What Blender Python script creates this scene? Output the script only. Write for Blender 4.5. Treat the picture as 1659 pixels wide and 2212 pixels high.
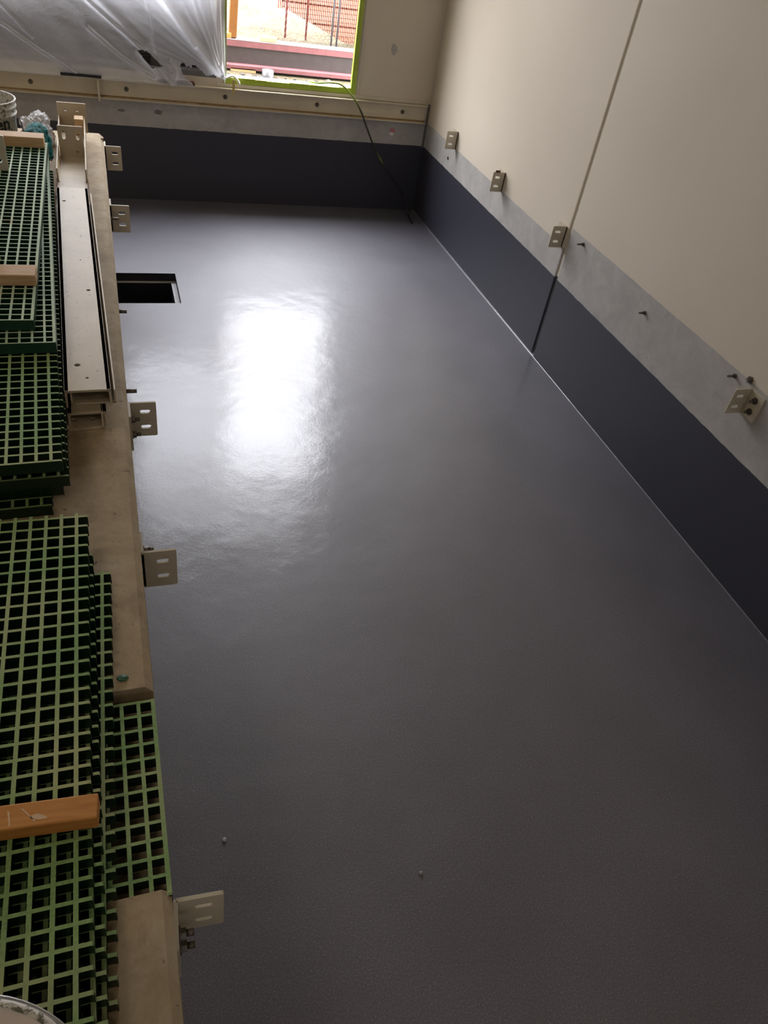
import bpy, bmesh, math, random
from mathutils import Vector, Matrix, noise
random.seed(7)
for o in list(bpy.data.objects): bpy.data.objects.remove(o)
S = bpy.context.scene
COL = S.collection

# ------------------------------------------------------------------ camera
L = 6.893            # far wall
cam = bpy.data.cameras.new('camera'); co = bpy.data.objects.new('camera', cam); COL.objects.link(co)
cam.sensor_fit = 'VERTICAL'; cam.sensor_height = 36; cam.sensor_width = 27; cam.lens = 26.335
cam.clip_start = .02
R_ = Matrix(((0.946626, 0.08705, -0.310356), (-0.288086, 0.660378, -0.693475), (0.144585, 0.745871, 0.650209)))
co.matrix_world = Matrix.Translation((-2.7703, 0, 2.5)) @ R_.to_4x4()
S.camera = co

# ------------------------------------------------------------------ light, sky, exposure
S.view_settings.view_transform = 'Standard'; S.view_settings.look = 'None'
S.view_settings.gamma = 1; S.view_settings.use_curve_mapping = False
S.view_settings.exposure = 0.6
W = bpy.data.worlds.new('sky'); S.world = W; W.use_nodes = True
wn = W.node_tree.nodes; wl = W.node_tree.links
bg = wn['Background']; bg.inputs[1].default_value = 14
tc = wn.new('ShaderNodeTexCoord'); sep = wn.new('ShaderNodeSeparateXYZ'); rp = wn.new('ShaderNodeValToRGB')
wl.new(tc.outputs['Generated'], sep.inputs[0]); wl.new(sep.outputs[2], rp.inputs[0]); wl.new(rp.outputs[0], bg.inputs[0])
rp.color_ramp.elements[0].position = 0.0; rp.color_ramp.elements[0].color = (.42, .42, .44, 1)
rp.color_ramp.elements[1].position = 1.0; rp.color_ramp.elements[1].color = (1.1, 1.12, 1.2, 1)
e_ = rp.color_ramp.elements.new(.50); e_.color = (.46, .46, .48, 1)
e_ = rp.color_ramp.elements.new(.61); e_.color = (1.08, 1.10, 1.17, 1)

def area(name, loc, size, rot, power, color=(1, 1, 1), portal=False):
    l = bpy.data.lights.new(name, 'AREA'); l.shape = 'RECTANGLE'; l.size, l.size_y = size
    l.energy = power; l.color = color
    o = bpy.data.objects.new(name, l); COL.objects.link(o); o.location = loc; o.rotation_euler = rot
    if portal: l.cycles.is_portal = True
    return o
HP = math.pi / 2
area('window_portal', (-1.258, L + .21, 2.15), (1.1, 2.38), (-HP, 0, 0), 1, portal=True)
area('transom_portal', (-1.78, L + .21, 3.85), (2.24, .44), (-HP, 0, 0), 1, portal=True)
area('plastic_window_portal', (-3.12, L + .21, 2.6), (2.5, 1.5), (-HP, 0, 0), 1, portal=True)
# unseen warm fill lights added over the walkway and behind the camera
FILL_TINT = (1, .86, .68)
for (x, y, p) in ((-5.2, 3.2, 20), (-4.6, -1.5, 12), (-1.3, -3.0, 13)):
    area('ceiling_fill', (x, y, 5.9), (1.3, .35), (0, 0, 0), p, FILL_TINT)
area('rear_fill', (-3.0, -5.8, 2.6), (3.6, 3.0), (HP, 0, 0), 20, (.84, .86, 1))  # cool fill added behind the camera, no opening seen there

# ------------------------------------------------------------------ materials
def mat(name): 
    m = bpy.data.materials.new(name); m.use_nodes = True
    return m, m.node_tree.nodes, m.node_tree.links, m.node_tree.nodes['Principled BSDF']
def rgb(c): return (c[0], c[1], c[2], 1)
def nz(n, l, scale, detail=4, rough=.6, vec=None, dist=0):
    t = n.new('ShaderNodeTexNoise'); t.inputs['Scale'].default_value = scale
    t.inputs['Detail'].default_value = detail; t.inputs['Roughness'].default_value = rough
    t.inputs['Distortion'].default_value = dist
    if vec is not None: l.new(vec, t.inputs['Vector'])
    return t
def ramp(n, l, src, stops):
    r = n.new('ShaderNodeValToRGB'); l.new(src, r.inputs[0]); e = r.color_ramp.elements
    while len(e) < len(stops): e.new(.5)
    for k, (p, c) in enumerate(stops):
        e[k].position = p; e[k].color = rgb(c) if isinstance(c, tuple) else (c, c, c, 1)
    return r
def mix(n, l, fac, a, b):
    m = n.new('ShaderNodeMix'); m.data_type = 'RGBA'
    for sock, v in ((m.inputs[0], fac), (m.inputs[6], a), (m.inputs[7], b)):
        if isinstance(v, (int, float)): sock.default_value = v
        elif isinstance(v, tuple): sock.default_value = rgb(v)
        else: l.new(v, sock)
    return m.outputs[2]
def bump(n, l, h, strength, dist, b, prev=None):
    k = n.new('ShaderNodeBump'); k.inputs['Strength'].default_value = strength; k.inputs['Distance'].default_value = dist
    l.new(h, k.inputs['Height'])
    if prev: l.new(prev, k.inputs['Normal'])
    if b: l.new(k.outputs[0], b.inputs['Normal'])
    return k.outputs[0]
def pos(n): return n.new('ShaderNodeNewGeometry').outputs['Position']
def plain(name, c, rough=.5, metal=0, var=.12, scale=14, bmp=.0):
    m, n, l, b = mat(name)
    tcn = n.new('ShaderNodeTexCoord').outputs['Object']
    t = nz(n, l, scale, 5, .6, tcn)
    r = ramp(n, l, t.outputs[0], [(.3, tuple(v * (1 - var) for v in c)), (.7, tuple(min(1, v * (1 + var)) for v in c))])
    l.new(r.outputs[0], b.inputs['Base Color']); b.inputs['Roughness'].default_value = rough; b.inputs['Metallic'].default_value = metal
    if bmp: bump(n, l, t.outputs[0], bmp, .002, b)
    return m
# painted steel: cream with grime and chips
def steel(name, c, dirt=(.16, .10, .05), amount=.62):
    m, n, l, b = mat(name); p = pos(n)
    a = nz(n, l, 60, 6, .7, p, .6); g = nz(n, l, 7, 4, .6, p)
    f = ramp(n, l, a.outputs[0], [(amount, 0.0), (amount + .05, 1.0)])
    f2 = ramp(n, l, g.outputs[0], [(.35, tuple(v * .86 for v in c)), (.7, c)])
    l.new(mix(n, l, f.outputs[0], f2.outputs[0], dirt), b.inputs['Base Color'])
    b.inputs['Roughness'].default_value = .42; bump(n, l, g.outputs[0], .1, .002, b)
    return m
M = {}
M['steel'] = steel('cream_painted_steel', (.58, .48, .33), amount=.625)
M['steel_clean'] = steel('cream_bracket_paint', (.56, .50, .38), amount=.66)
M['ledger'] = steel('cream_ledger_paint', (.66, .58, .42), amount=.67)
M['rust'] = plain('rusty_cut_edge', (.11, .035, .02), .8)
M['bolt'] = plain('dull_bolt_steel', (.14, .12, .10), .45, .7, .3, 80)
M['orange_post'] = plain('orange_paint', (.19, .070, .007), .5)
M['red'] = plain('red_primer', (.22, .085, .09), .6)
M['web'] = plain('brown_grey_primer', (.050, .040, .038), .6)
M['galv'] = plain('galvanised_pipe', (.16, .16, .165), .4, .5)
M['wire'] = plain('fence_wire', (.018, .015, .013), .5, .3)
M['snow'] = plain('orange_mesh', (.34, .075, .035), .7)
M['tape_g'] = plain('green_tape', (.36, .46, .04), .45, 0, .12, 30)
M['tape_y'] = plain('yellow_tape', (.62, .50, .16), .5)
M['tape_b'] = plain('black_rubber', (.006, .006, .007), .6)
M['hose'] = plain('green_hose', (.22, .32, .03), .3)
M['pail'] = steel('white_pail_with_splashes', (.66, .63, .56), (.13, .13, .09), .53)
M['pail_in'] = plain('pail_content', (.55, .47, .42), .5, 0, .2, 25)
M['ink'] = plain('black_print', (.012, .012, .012), .5)
M['cloth'] = plain('teal_cloth', (.01, .14, .14), .85, 0, .5, 30, .3)
M['frame'] = plain('aluminium_frame', (.42, .40, .36), .4, .2)
M['louvre'] = plain('dark_shutter', (.035, .028, .026), .5)
M['shutter_light'] = plain('grey_door_panel', (.22, .21, .20), .6)
M['gravel'] = None

def wood(name, c1, c2):
    m, n, l, b = mat(name)
    o = n.new('ShaderNodeTexCoord').outputs['Object']; mp = n.new('ShaderNodeMapping'); l.new(o, mp.inputs[0])
    mp.inputs['Scale'].default_value = (2.0, 22, 22)
    t = nz(n, l, 4, 5, .6, mp.outputs[0], .8); kn = nz(n, l, 9, 2, .5, o)
    r = ramp(n, l, t.outputs[0], [(.3, c2), (.65, c1)]); k = ramp(n, l, kn.outputs[0], [(.80, 0.0), (.84, 1.0)])
    l.new(mix(n, l, k.outputs[0], r.outputs[0], (.12, .05, .02)), b.inputs['Base Color']); b.inputs['Roughness'].default_value = .65
    bump(n, l, t.outputs[0], .15, .002, b)
    return m
M['wood'] = wood('pale_timber', (.64, .43, .23), (.50, .30, .14))
M['wood_orange'] = wood('orange_timber', (.60, .27, .065), (.47, .19, .04))

# epoxy: dark navy grey, glossy, pebbled
def epoxy(name, floor=True):
    m, n, l, b = mat(name); p = pos(n)
    fine = nz(n, l, 190, 3, .7, p); broad = nz(n, l, 2.2, 3, .5, p); mid = nz(n, l, 14, 3, .5, p)
    r = ramp(n, l, fine.outputs[0], [(.32, (.052, .050, .064)), (.55, (.094, .090, .112)), (.70, (.215, .208, .238))])
    q = ramp(n, l, broad.outputs[0], [(.3, .86), (.7, 1.1)])
    mm = n.new('ShaderNodeMix'); mm.data_type = 'RGBA'; mm.blend_type = 'MULTIPLY'; mm.inputs[0].default_value = 1
    l.new(r.outputs[0], mm.inputs[6]); l.new(q.outputs[0], mm.inputs[7]); l.new(mm.outputs[2], b.inputs['Base Color'])
    if floor:
        b.inputs['Roughness'].default_value = .56
        b.inputs['Specular IOR Level'].default_value = 1.0; b.inputs['IOR'].default_value = 1.6
        b.inputs['Coat Weight'].default_value = .52; b.inputs['Coat Roughness'].default_value = .085; b.inputs['Coat IOR'].default_value = 1.5
        pt = nz(n, l, 1.7, 4, .6, p, .6)
        g = ramp(n, l, pt.outputs[0], [(.40, .03), (.52, .06), (.68, .20)]); l.new(g.outputs[0], b.inputs['Coat Roughness'])
        k = bump(n, l, broad.outputs[0], .35, .02, None)
        k = bump(n, l, mid.outputs[0], .16, .006, None, k)
        peel = nz(n, l, 70, 2, .5, p); k = bump(n, l, peel.outputs[0], .22, .0016, None, k)
        k2 = bump(n, l, fine.outputs[0], .36, .0007, None, k)
        l.new(k2, b.inputs['Normal']); l.new(k2, b.inputs['Coat Normal'])
    else:
        b.inputs['Roughness'].default_value = .42; b.inputs['Specular IOR Level'].default_value = .5
        bump(n, l, fine.outputs[0], .15, .001, b)
    return m
M['epoxy'] = epoxy('dark_epoxy_floor'); M['band'] = epoxy('dark_epoxy_wall', False)
M['pit'] = plain('black_pit_coating', (.012, .012, .016), .5)

# walls: coated below, bare concrete strip, cream paint above
def wallmat(name, z1, z2):
    m, n, l, b = mat(name); p = pos(n); sp = n.new('ShaderNodeSeparateXYZ'); l.new(p, sp.inputs[0])
    edge = nz(n, l, 9, 4, .7, p); jag = n.new('ShaderNodeMath'); jag.operation = 'MULTIPLY_ADD'
    l.new(edge.outputs[0], jag.inputs[0]); jag.inputs[1].default_value = .012; l.new(sp.outputs[2], jag.inputs[2])
    def above(z):
        g = n.new('ShaderNodeMath'); g.operation = 'GREATER_THAN'; l.new(jag.outputs[0], g.inputs[0]); g.inputs[1].default_value = z + .006; return g.outputs[0]
    a1, a2 = above(z1), above(z2)
    fine = nz(n, l, 260, 2, .6, p); cn = nz(n, l, 6, 7, .72, p, .5); sm = nz(n, l, 1.1, 3, .5, p); spk = nz(n, l, 34, 3, .5, p)
    dark = ramp(n, l, fine.outputs[0], [(.3, (.028, .028, .040)), (.7, (.046, .046, .062))])
    conc = ramp(n, l, cn.outputs[0], [(.3, (.34, .325, .30)), (.68, (.47, .45, .425))])
    cs = ramp(n, l, spk.outputs[0], [(.70, 0.0), (.76, .5)])
    concs = mix(n, l, cs.outputs[0], conc.outputs[0], (.20, .18, .17))
    cream = ramp(n, l, sm.outputs[0], [(.3, (.62, .545, .435)), (.7, (.655, .585, .475))])
    c = mix(n, l, a1, dark.outputs[0], concs); c = mix(n, l, a2, c, cream.outputs[0])
    l.new(c, b.inputs['Base Color'])
    ro = n.new('ShaderNodeMath'); ro.operation = 'MULTIPLY_ADD'; l.new(a1, ro.inputs[0]); ro.inputs[1].default_value = .22; ro.inputs[2].default_value = .46
    l.new(ro.outputs[0], b.inputs['Roughness'])
    bump(n, l, cn.outputs[0], .08, .003, b)
    sl_ = n.new('ShaderNodeMath'); sl_.operation = 'MULTIPLY_ADD'; l.new(a1, sl_.inputs[0]); sl_.inputs[1].default_value = -.1; sl_.inputs[2].default_value = .45; l.new(sl_.outputs[0], b.inputs['Specular IOR Level'])
    return m
M['wall_far'] = wallmat('far_wall_paint', .582, .80)
M['wall_r1'] = wallmat('right_wall_paint', .582, .782)
M['wall_r2'] = wallmat('right_wall_paint_near', .582, .925)
M['cream'] = plain('cream_wall', (.60, .55, .45), .7, 0, .04, 2)
M['ceil'] = plain('pale_ceiling', (.55, .53, .48), .8, 0, .04, 2)

m, n, l, b = mat('dusty_concrete'); p = pos(n)
a = nz(n, l, 6.0, 8, .75, p, .3); s2 = nz(n, l, 42, 4, .6, p, .8); s3 = nz(n, l, 11, 5, .75, p, .4)
r = ramp(n, l, a.outputs[0], [(.30, (.27, .20, .115)), (.5, (.39, .30, .18)), (.72, (.47, .395, .28))])
k = ramp(n, l, s2.outputs[0], [(.655, 0.0), (.70, .9)]); k3 = ramp(n, l, s3.outputs[0], [(.55, 0.0), (.68, .45)])
c = mix(n, l, k3.outputs[0], r.outputs[0], (.24, .17, .10)); c = mix(n, l, k.outputs[0], c, (.13, .08, .045))
l.new(c, b.inputs['Base Color']); b.inputs['Roughness'].default_value = .75; bump(n, l, a.outputs[0], .2, .004, b)
M['conc'] = m

# grating: green resin, dusty worn tops; shade painted near black on the sides
def green(name, base, top, wear):
    m, n, l, b = mat(name); p = pos(n)
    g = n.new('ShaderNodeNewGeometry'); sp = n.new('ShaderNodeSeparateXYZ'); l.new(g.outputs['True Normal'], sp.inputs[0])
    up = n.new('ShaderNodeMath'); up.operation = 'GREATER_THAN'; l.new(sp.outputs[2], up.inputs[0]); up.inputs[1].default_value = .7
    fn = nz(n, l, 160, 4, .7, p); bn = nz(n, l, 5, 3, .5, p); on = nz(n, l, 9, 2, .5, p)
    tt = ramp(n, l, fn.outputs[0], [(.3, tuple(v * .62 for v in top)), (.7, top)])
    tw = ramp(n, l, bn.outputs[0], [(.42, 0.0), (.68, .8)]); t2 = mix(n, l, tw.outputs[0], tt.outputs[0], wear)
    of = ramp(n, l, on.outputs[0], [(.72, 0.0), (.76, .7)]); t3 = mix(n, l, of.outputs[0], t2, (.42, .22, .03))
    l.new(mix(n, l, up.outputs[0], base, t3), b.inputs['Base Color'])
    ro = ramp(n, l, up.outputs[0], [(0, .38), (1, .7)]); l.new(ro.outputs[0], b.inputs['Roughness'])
    return m
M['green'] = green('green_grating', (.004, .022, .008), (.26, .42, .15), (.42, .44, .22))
M['mint'] = green('glare_green_grating', (.008, .045, .018), (.50, .66, .46), (.55, .64, .42))  # paler tops: sky glare painted into the colour

# translucent sheet: 'crease' attribute = doubled film, fold highlights painted as whiter opacity
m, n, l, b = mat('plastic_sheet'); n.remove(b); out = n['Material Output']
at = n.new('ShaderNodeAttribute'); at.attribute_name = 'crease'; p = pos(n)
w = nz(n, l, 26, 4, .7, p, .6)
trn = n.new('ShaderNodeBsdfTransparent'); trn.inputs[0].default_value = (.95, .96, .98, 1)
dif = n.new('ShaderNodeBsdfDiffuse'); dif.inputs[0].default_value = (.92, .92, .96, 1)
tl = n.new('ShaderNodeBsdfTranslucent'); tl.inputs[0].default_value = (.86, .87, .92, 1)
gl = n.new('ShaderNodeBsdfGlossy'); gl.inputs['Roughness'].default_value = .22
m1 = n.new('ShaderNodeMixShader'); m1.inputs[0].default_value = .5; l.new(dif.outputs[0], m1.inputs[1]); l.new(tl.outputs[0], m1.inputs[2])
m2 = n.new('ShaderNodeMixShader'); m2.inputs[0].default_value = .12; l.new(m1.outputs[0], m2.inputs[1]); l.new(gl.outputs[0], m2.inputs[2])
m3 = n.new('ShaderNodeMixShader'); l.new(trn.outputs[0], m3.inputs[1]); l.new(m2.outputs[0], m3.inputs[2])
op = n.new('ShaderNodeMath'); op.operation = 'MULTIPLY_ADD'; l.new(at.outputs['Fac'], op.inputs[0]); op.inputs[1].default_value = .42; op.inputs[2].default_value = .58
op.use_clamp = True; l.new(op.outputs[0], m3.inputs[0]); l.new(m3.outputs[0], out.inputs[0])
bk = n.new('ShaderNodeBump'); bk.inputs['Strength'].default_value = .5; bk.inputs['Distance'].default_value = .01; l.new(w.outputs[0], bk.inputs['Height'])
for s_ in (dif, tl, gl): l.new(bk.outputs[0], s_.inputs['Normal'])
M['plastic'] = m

m, n, l, b = mat('pale_gravel'); p = pos(n)
v = n.new('ShaderNodeTexVoronoi'); v.inputs['Scale'].default_value = 30; l.new(p, v.inputs['Vector'])
bn = nz(n, l, 1.3, 5, .7, p); sn = nz(n, l, 12, 5, .7, p)
r = ramp(n, l, v.outputs['Color'], [(.1, (.035, .022, .011)), (.8, (.105, .086, .054))])
f = ramp(n, l, sn.outputs[0], [(.60, 0.0), (.68, .8)]); c = mix(n, l, f.outputs[0], r.outputs[0], (.075, .045, .022))
q = ramp(n, l, bn.outputs[0], [(.35, 0.0), (.6, 1.0)]); c = mix(n, l, q.outputs[0], c, (.105, .092, .056))
l.new(c, b.inputs['Base Color']); b.inputs['Specular IOR Level'].default_value = .05; b.inputs['Roughness'].default_value = .9; bump(n, l, v.outputs['Distance'], .5, .02, b)
M['gravel'] = m

# ------------------------------------------------------------------ mesh helpers
def box(bm, x0, x1, y0, y1, z0, z1, mi=0, T=None):
    vs = [bm.verts.new((x, y, z)) for x in (x0, x1) for y in (y0, y1) for z in (z0, z1)]
    if T is not None:
        for v_ in vs: v_.co = T @ v_.co
    for f in ((0, 1, 3, 2), (4, 6, 7, 5), (0, 4, 5, 1), (2, 3, 7, 6), (0, 2, 6, 4), (1, 5, 7, 3)):
        fc = bm.faces.new([vs[i] for i in f]); fc.material_index = mi
def prism(bm, prof, y0, y1, axis='Y', mi=0, T=None):
    def P(a, c, t): 
        v_ = Vector((a, t, c)) if axis == 'Y' else (Vector((t, a, c)) if axis == 'X' else Vector((a, c, t)))
        return T @ v_ if T is not None else v_
    A = [bm.verts.new(P(a, c, y0)) for a, c in prof]; B = [bm.verts.new(P(a, c, y1)) for a, c in prof]
    k = len(prof); fs = [bm.faces.new(A), bm.faces.new(B[::-1])]
    for i in range(k): fs.append(bm.faces.new((A[i], B[i], B[(i + 1) % k], A[(i + 1) % k])))
    for f in fs: f.material_index = mi
def cyl(bm, a, b_, r0, r1=None, seg=16, mi=0, cap=True):
    a, b_ = Vector(a), Vector(b_); r1 = r0 if r1 is None else r1; d = (b_ - a).normalized()
    u = d.orthogonal().normalized(); w_ = d.cross(u)
    A = [bm.verts.new(a + (u * math.cos(t) + w_ * math.sin(t)) * r0) for t in [2 * math.pi * i / seg for i in range(seg)]]
    B = [bm.verts.new(b_ + (u * math.cos(t) + w_ * math.sin(t)) * r1) for t in [2 * math.pi * i / seg for i in range(seg)]]
    for i in range(seg):
        f = bm.faces.new((A[i], A[(i + 1) % seg], B[(i + 1) % seg], B[i])); f.smooth = seg > 8; f.material_index = mi
    if cap:
        for q in (A[::-1], B): bm.faces.new(q).material_index = mi
def tube(bm, pts, r, seg=8, mi=0):
    pts = [Vector(q) for q in pts]; rings = []
    for i, q in enumerate(pts):
        d = (pts[min(i + 1, len(pts) - 1)] - pts[max(i - 1, 0)]).normalized()
        u = d.cross(Vector((0, 1, .013))).normalized(); w_ = d.cross(u)
        rings.append([bm.verts.new(q + (u * math.cos(2 * math.pi * k / seg) + w_ * math.sin(2 * math.pi * k / seg)) * r) for k in range(seg)])
    for A, B in zip(rings, rings[1:]):
        for i in range(seg):
            f = bm.faces.new((A[i], A[(i + 1) % seg], B[(i + 1) % seg], B[i])); f.smooth = True; f.material_index = mi
    bm.faces.new(rings[0][::-1]); bm.faces.new(rings[-1])
def lathe(bm, prof, seg=40, mi=0, c=(0, 0)):
    rings = [[bm.verts.new((c[0] + r * math.cos(2 * math.pi * k / seg), c[1] + r * math.sin(2 * math.pi * k / seg), z)) for k in range(seg)] for r, z in prof]
    for A, B in zip(rings, rings[1:]):
        for i in range(seg):
            f = bm.faces.new((A[i], A[(i + 1) % seg], B[(i + 1) % seg], B[i])); f.smooth = True; f.material_index = mi
    return rings
def obj(name, bm, mats, parent=None, loc=(0, 0, 0), rot=(0, 0, 0), bev=0):
    me = bpy.data.meshes.new(name)
    bmesh.ops.recalc_face_normals(bm, faces=bm.faces[:]); bm.to_mesh(me); bm.free()
    for q in (mats if isinstance(mats, (list, tuple)) else [mats]): me.materials.append(M[q] if isinstance(q, str) else q)
    o = bpy.data.objects.new(name, me); COL.objects.link(o); o.location = loc; o.rotation_euler = rot
    if parent: o.parent = parent
    if bev:
        md = o.modifiers.new('bevel', 'BEVEL'); md.width = bev; md.segments = 2; md.limit_method = 'ANGLE'; md.angle_limit = .6
    return o
def tag(o, label, cat, group=None, kind=None):
    o['label'] = label; o['category'] = cat
    if group: o['group'] = group
    if kind: o['kind'] = kind
    return o
def struct(o, label=None):
    o['kind'] = 'structure'
    if label: o['label'] = label
    return o
def empty(name, loc=(0, 0, 0), rot=(0, 0, 0)):
    o = bpy.data.objects.new(name, None); COL.objects.link(o); o.location = loc; o.rotation_euler = rot; o.empty_display_size = .05
    return o
def slot(cx, cy, w_, h, seg=8):                      # rounded slot outline, long axis on the larger of w_, h
    r = min(w_, h) / 2; pts = []
    if w_ >= h: ends = [((cx + w_ / 2 - r, cy), -90), ((cx - w_ / 2 + r, cy), 90)]
    else: ends = [((cx, cy + h / 2 - r), 0), ((cx, cy - h / 2 + r), 180)]
    for (ex, ey), a0 in ends:
        for i in range(seg + 1):
            t = math.radians(a0 + 180 * i / seg); pts.append((ex + r * math.cos(t), ey + r * math.sin(t)))
    return pts
def plate_mesh(outline, holes, thick):               # plate in local XY, thickness along Z (0..thick), with real holes
    cu = bpy.data.curves.new('plate', 'CURVE'); cu.dimensions = '2D'; cu.fill_mode = 'BOTH'; cu.extrude = thick / 2
    for pts in [outline] + holes:
        s_ = cu.splines.new('POLY'); s_.points.add(len(pts) - 1); s_.use_cyclic_u = True
        for q, (x, y) in zip(s_.points, pts): q.co = (x, y, 0, 1)
    o = bpy.data.objects.new('tmp', cu); COL.objects.link(o)
    dg = bpy.context.evaluated_depsgraph_get(); me = bpy.data.meshes.new_from_object(o.evaluated_get(dg))
    bpy.data.objects.remove(o); bpy.data.curves.remove(cu)
    return me
def add_plate(bm, outline, holes, thick, T):         # T maps local plate space to bm space
    me = plate_mesh(outline, holes, thick); b2 = bmesh.new(); b2.from_mesh(me); bpy.data.meshes.remove(me)
    bmesh.ops.remove_doubles(b2, verts=b2.verts[:], dist=1e-5)
    bmesh.ops.transform(b2, matrix=T @ Matrix.Translation((0, 0, thick / 2)), verts=b2.verts[:])
    vm = {v_: bm.verts.new(v_.co) for v_ in b2.verts}
    for f in b2.faces:
        try: bm.faces.new([vm[v_] for v_ in f.verts])
        except ValueError: pass
    b2.free()
def frame(o, x, y, z):                               # matrix from origin and axis vectors
    m_ = Matrix.Identity(4)
    for i, v_ in enumerate((x, y, z)):
        for j in range(3): m_[j][i] = v_[j]
    m_[0][3], m_[1][3], m_[2][3] = o
    return m_
def rrect(x0, x1, y0, y1, r=.004):
    pts = []
    for (cx, cy, a0) in ((x1 - r, y1 - r, 0), (x0 + r, y1 - r, 90), (x0 + r, y0 + r, 180), (x1 - r, y0 + r, 270)):
        for i in range(4): 
            t = math.radians(a0 + 30 * i); pts.append((cx + r * math.cos(t), cy + r * math.sin(t)))
    return pts

# ------------------------------------------------------------------ setting
FX = -2.774           # platform face
PZ = .925             # platform top
hx0, hx1, hy0, hy1 = -3.25, -2.362, 4.962, 5.43      # sump opening
bm = bmesh.new()
for (a, b_, c, d) in ((-9, 0, -6, hy0), (-9, 0, hy1, L), (-9, hx0, hy0, hy1), (hx1, 0, hy0, hy1)):
    bm.faces.new([bm.verts.new(q) for q in ((a, c, 0), (b_, c, 0), (b_, d, 0), (a, d, 0))])
bmesh.ops.remove_doubles(bm, verts=bm.verts[:], dist=1e-4)
struct(obj('floor', bm, 'epoxy'), 'glossy dark grey coated pit floor')
# sump recess: upper rim, ledge, deep well
bm = bmesh.new()
def quad(bm, pts, mi=0):
    f = bm.faces.new([bm.verts.new(q) for q in pts]); f.material_index = mi
zl, w_, zb = -.06, .032, -.55
X0, X1, Y0, Y1 = hx0, hx1, hy0, hy1
x0, x1, y0, y1 = X0 + w_, X1 - w_, Y0 + w_, Y1 - w_
for (A, B) in (((X0, Y0), (X1, Y0)), ((X1, Y0), (X1, Y1)), ((X1, Y1), (X0, Y1)), ((X0, Y1), (X0, Y0))):
    quad(bm, [(*A, 0), (*B, 0), (*B, zl), (*A, zl)])
for (A, B) in (((x0, y0), (x1, y0)), ((x1, y0), (x1, y1)), ((x1, y1), (x0, y1)), ((x0, y1), (x0, y0))):
    quad(bm, [(*A, zl), (*B, zl), (*B, zb), (*A, zb)])
quad(bm, [(x0, y0, zb), (x1, y0, zb), (x1, y1, zb), (x0, y1, zb)])
for pts in ([(X0, Y0), (X1, Y0), (x1, y0), (x0, y0)], [(X1, Y0), (X1, Y1), (x1, y1), (x1, y0)], [(X1, Y1), (X0, Y1), (x0, y1), (x1, y1)], [(X0, Y1), (X0, Y0), (x0, y0), (x0, y1)]):
    quad(bm, [(*q, zl) for q in pts], 1)
struct(obj('floor_sump', bm, ['pit', plain('bare_ledge', (.50, .50, .50), .35)]), 'square sump opening with a pale recessed ledge')
# coved strip along the right wall
bm = bmesh.new(); r = .012
prof = [(0.0, 0.0)] + [(-r + r * math.sin(t), r - r * math.cos(t)) for t in [math.pi / 2 * i / 6 for i in range(6, -1, -1)]]
prism(bm, prof, -6, L, 'Y'); o = struct(obj('trim_1', bm, 'epoxy'), 'coved strip between pit floor and right wall')
for f in o.data.polygons: f.use_smooth = False
# platform with chamfered nosing and a shallow recess
ch = .018
def plat(y0, y1, z=PZ, chf=True, bm=None):
    prof = [(-9, 0), (FX, 0), (FX, z - ch * 1.3), (FX - ch, z), (-9, z)] if chf else [(-9, 0), (FX, 0), (FX, z), (-9, z)]
    prism(bm, prof, y0, y1, 'Y')
bm = bmesh.new()
plat(-6, .657, bm=bm); plat(.657, 1.142, PZ - .058, False, bm); plat(1.142, 5.36, bm=bm)
# clipped far corner
pr = [(-9, 5.36), (FX, 5.36), (FX, 5.38), (-2.80, 5.455), (-9, 5.455)]
prism(bm, pr, 0, PZ, 'Z')
struct(obj('floor_platform', bm, 'conc'), 'raised concrete walkway with dusty top beside the pit')
# far wall with openings
wx0, wx1, wz0, wz1 = -1.800, -.718, .985, 3.34
px0, px1, pz0, pz1 = -4.40, -1.87, .985, 3.34
tx0, tx1, tz0, tz1 = -2.90, -.66, 3.62, 3.98
bm = bmesh.new(); T_ = .2
for (a, b_, c, d) in ((-9, 0, -1, .915), (-9, px1, .915, wz0), (px1, wx0, .915, wz0), (-.650, 0, .915, wz0), (-.650, 0, wz0, 3.49), (px1, wx0, wz0, 3.49), (-9, px0, wz0, 3.49), (px0, px1, pz1, 3.49), (wx0, -.650, wz1, 3.49),
                      (-9, tx0, 3.49, 6.5), (tx1, 0, 3.49, 6.5), (tx0, tx1, 3.49, tz0), (tx0, tx1, tz1, 6.5)):
    box(bm, a, b_, L, L + T_, c, d)
box(bm, wx0, -.650, L, L + .06, .915, .962); box(bm, -.706, -.650, L, L + .035, .962, wz1)
bmesh.ops.remove_doubles(bm, verts=bm.verts[:], dist=1e-4)
struct(obj('wall_far', bm, 'wall_far'), 'cream far wall with grey strip and dark coated base')
# right wall: two precast panels with a joint
bm = bmesh.new(); box(bm, 0, .18, 4.180, L + T_, -1, 6.5); struct(obj('wall_right', bm, 'wall_r1', bev=.008), 'far cream panel of the right wall')
bm = bmesh.new(); box(bm, -.004, .18, -6, 4.142, -1, 6.5); struct(obj('wall_right.001', bm, 'wall_r2', bev=.008), 'near cream panel of the right wall')
bm = bmesh.new(); box(bm, .010, .05, 4.136, 4.186, .592, 6.5); struct(obj('trim_2', bm, 'cream'), 'cream sealant in the wall joint')
bm = bmesh.new(); box(bm, .008, .05, 4.136, 4.186, -.2, .592); struct(obj('trim_3', bm, 'tape_b'), 'black sealant in the wall joint')
bm = bmesh.new(); box(bm, -9.2, -9, -6, L, -1, 6.5); struct(obj('wall_left', bm, 'cream'))
bm = bmesh.new(); box(bm, -9.2, .2, -6.2, -6, -1, 6.5); struct(obj('wall_back', bm, 'cream'))
bm = bmesh.new(); box(bm, -9.2, .2, -6.2, L + .2, 6.5, 6.7); struct(obj('ceiling', bm, 'ceil'))
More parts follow.
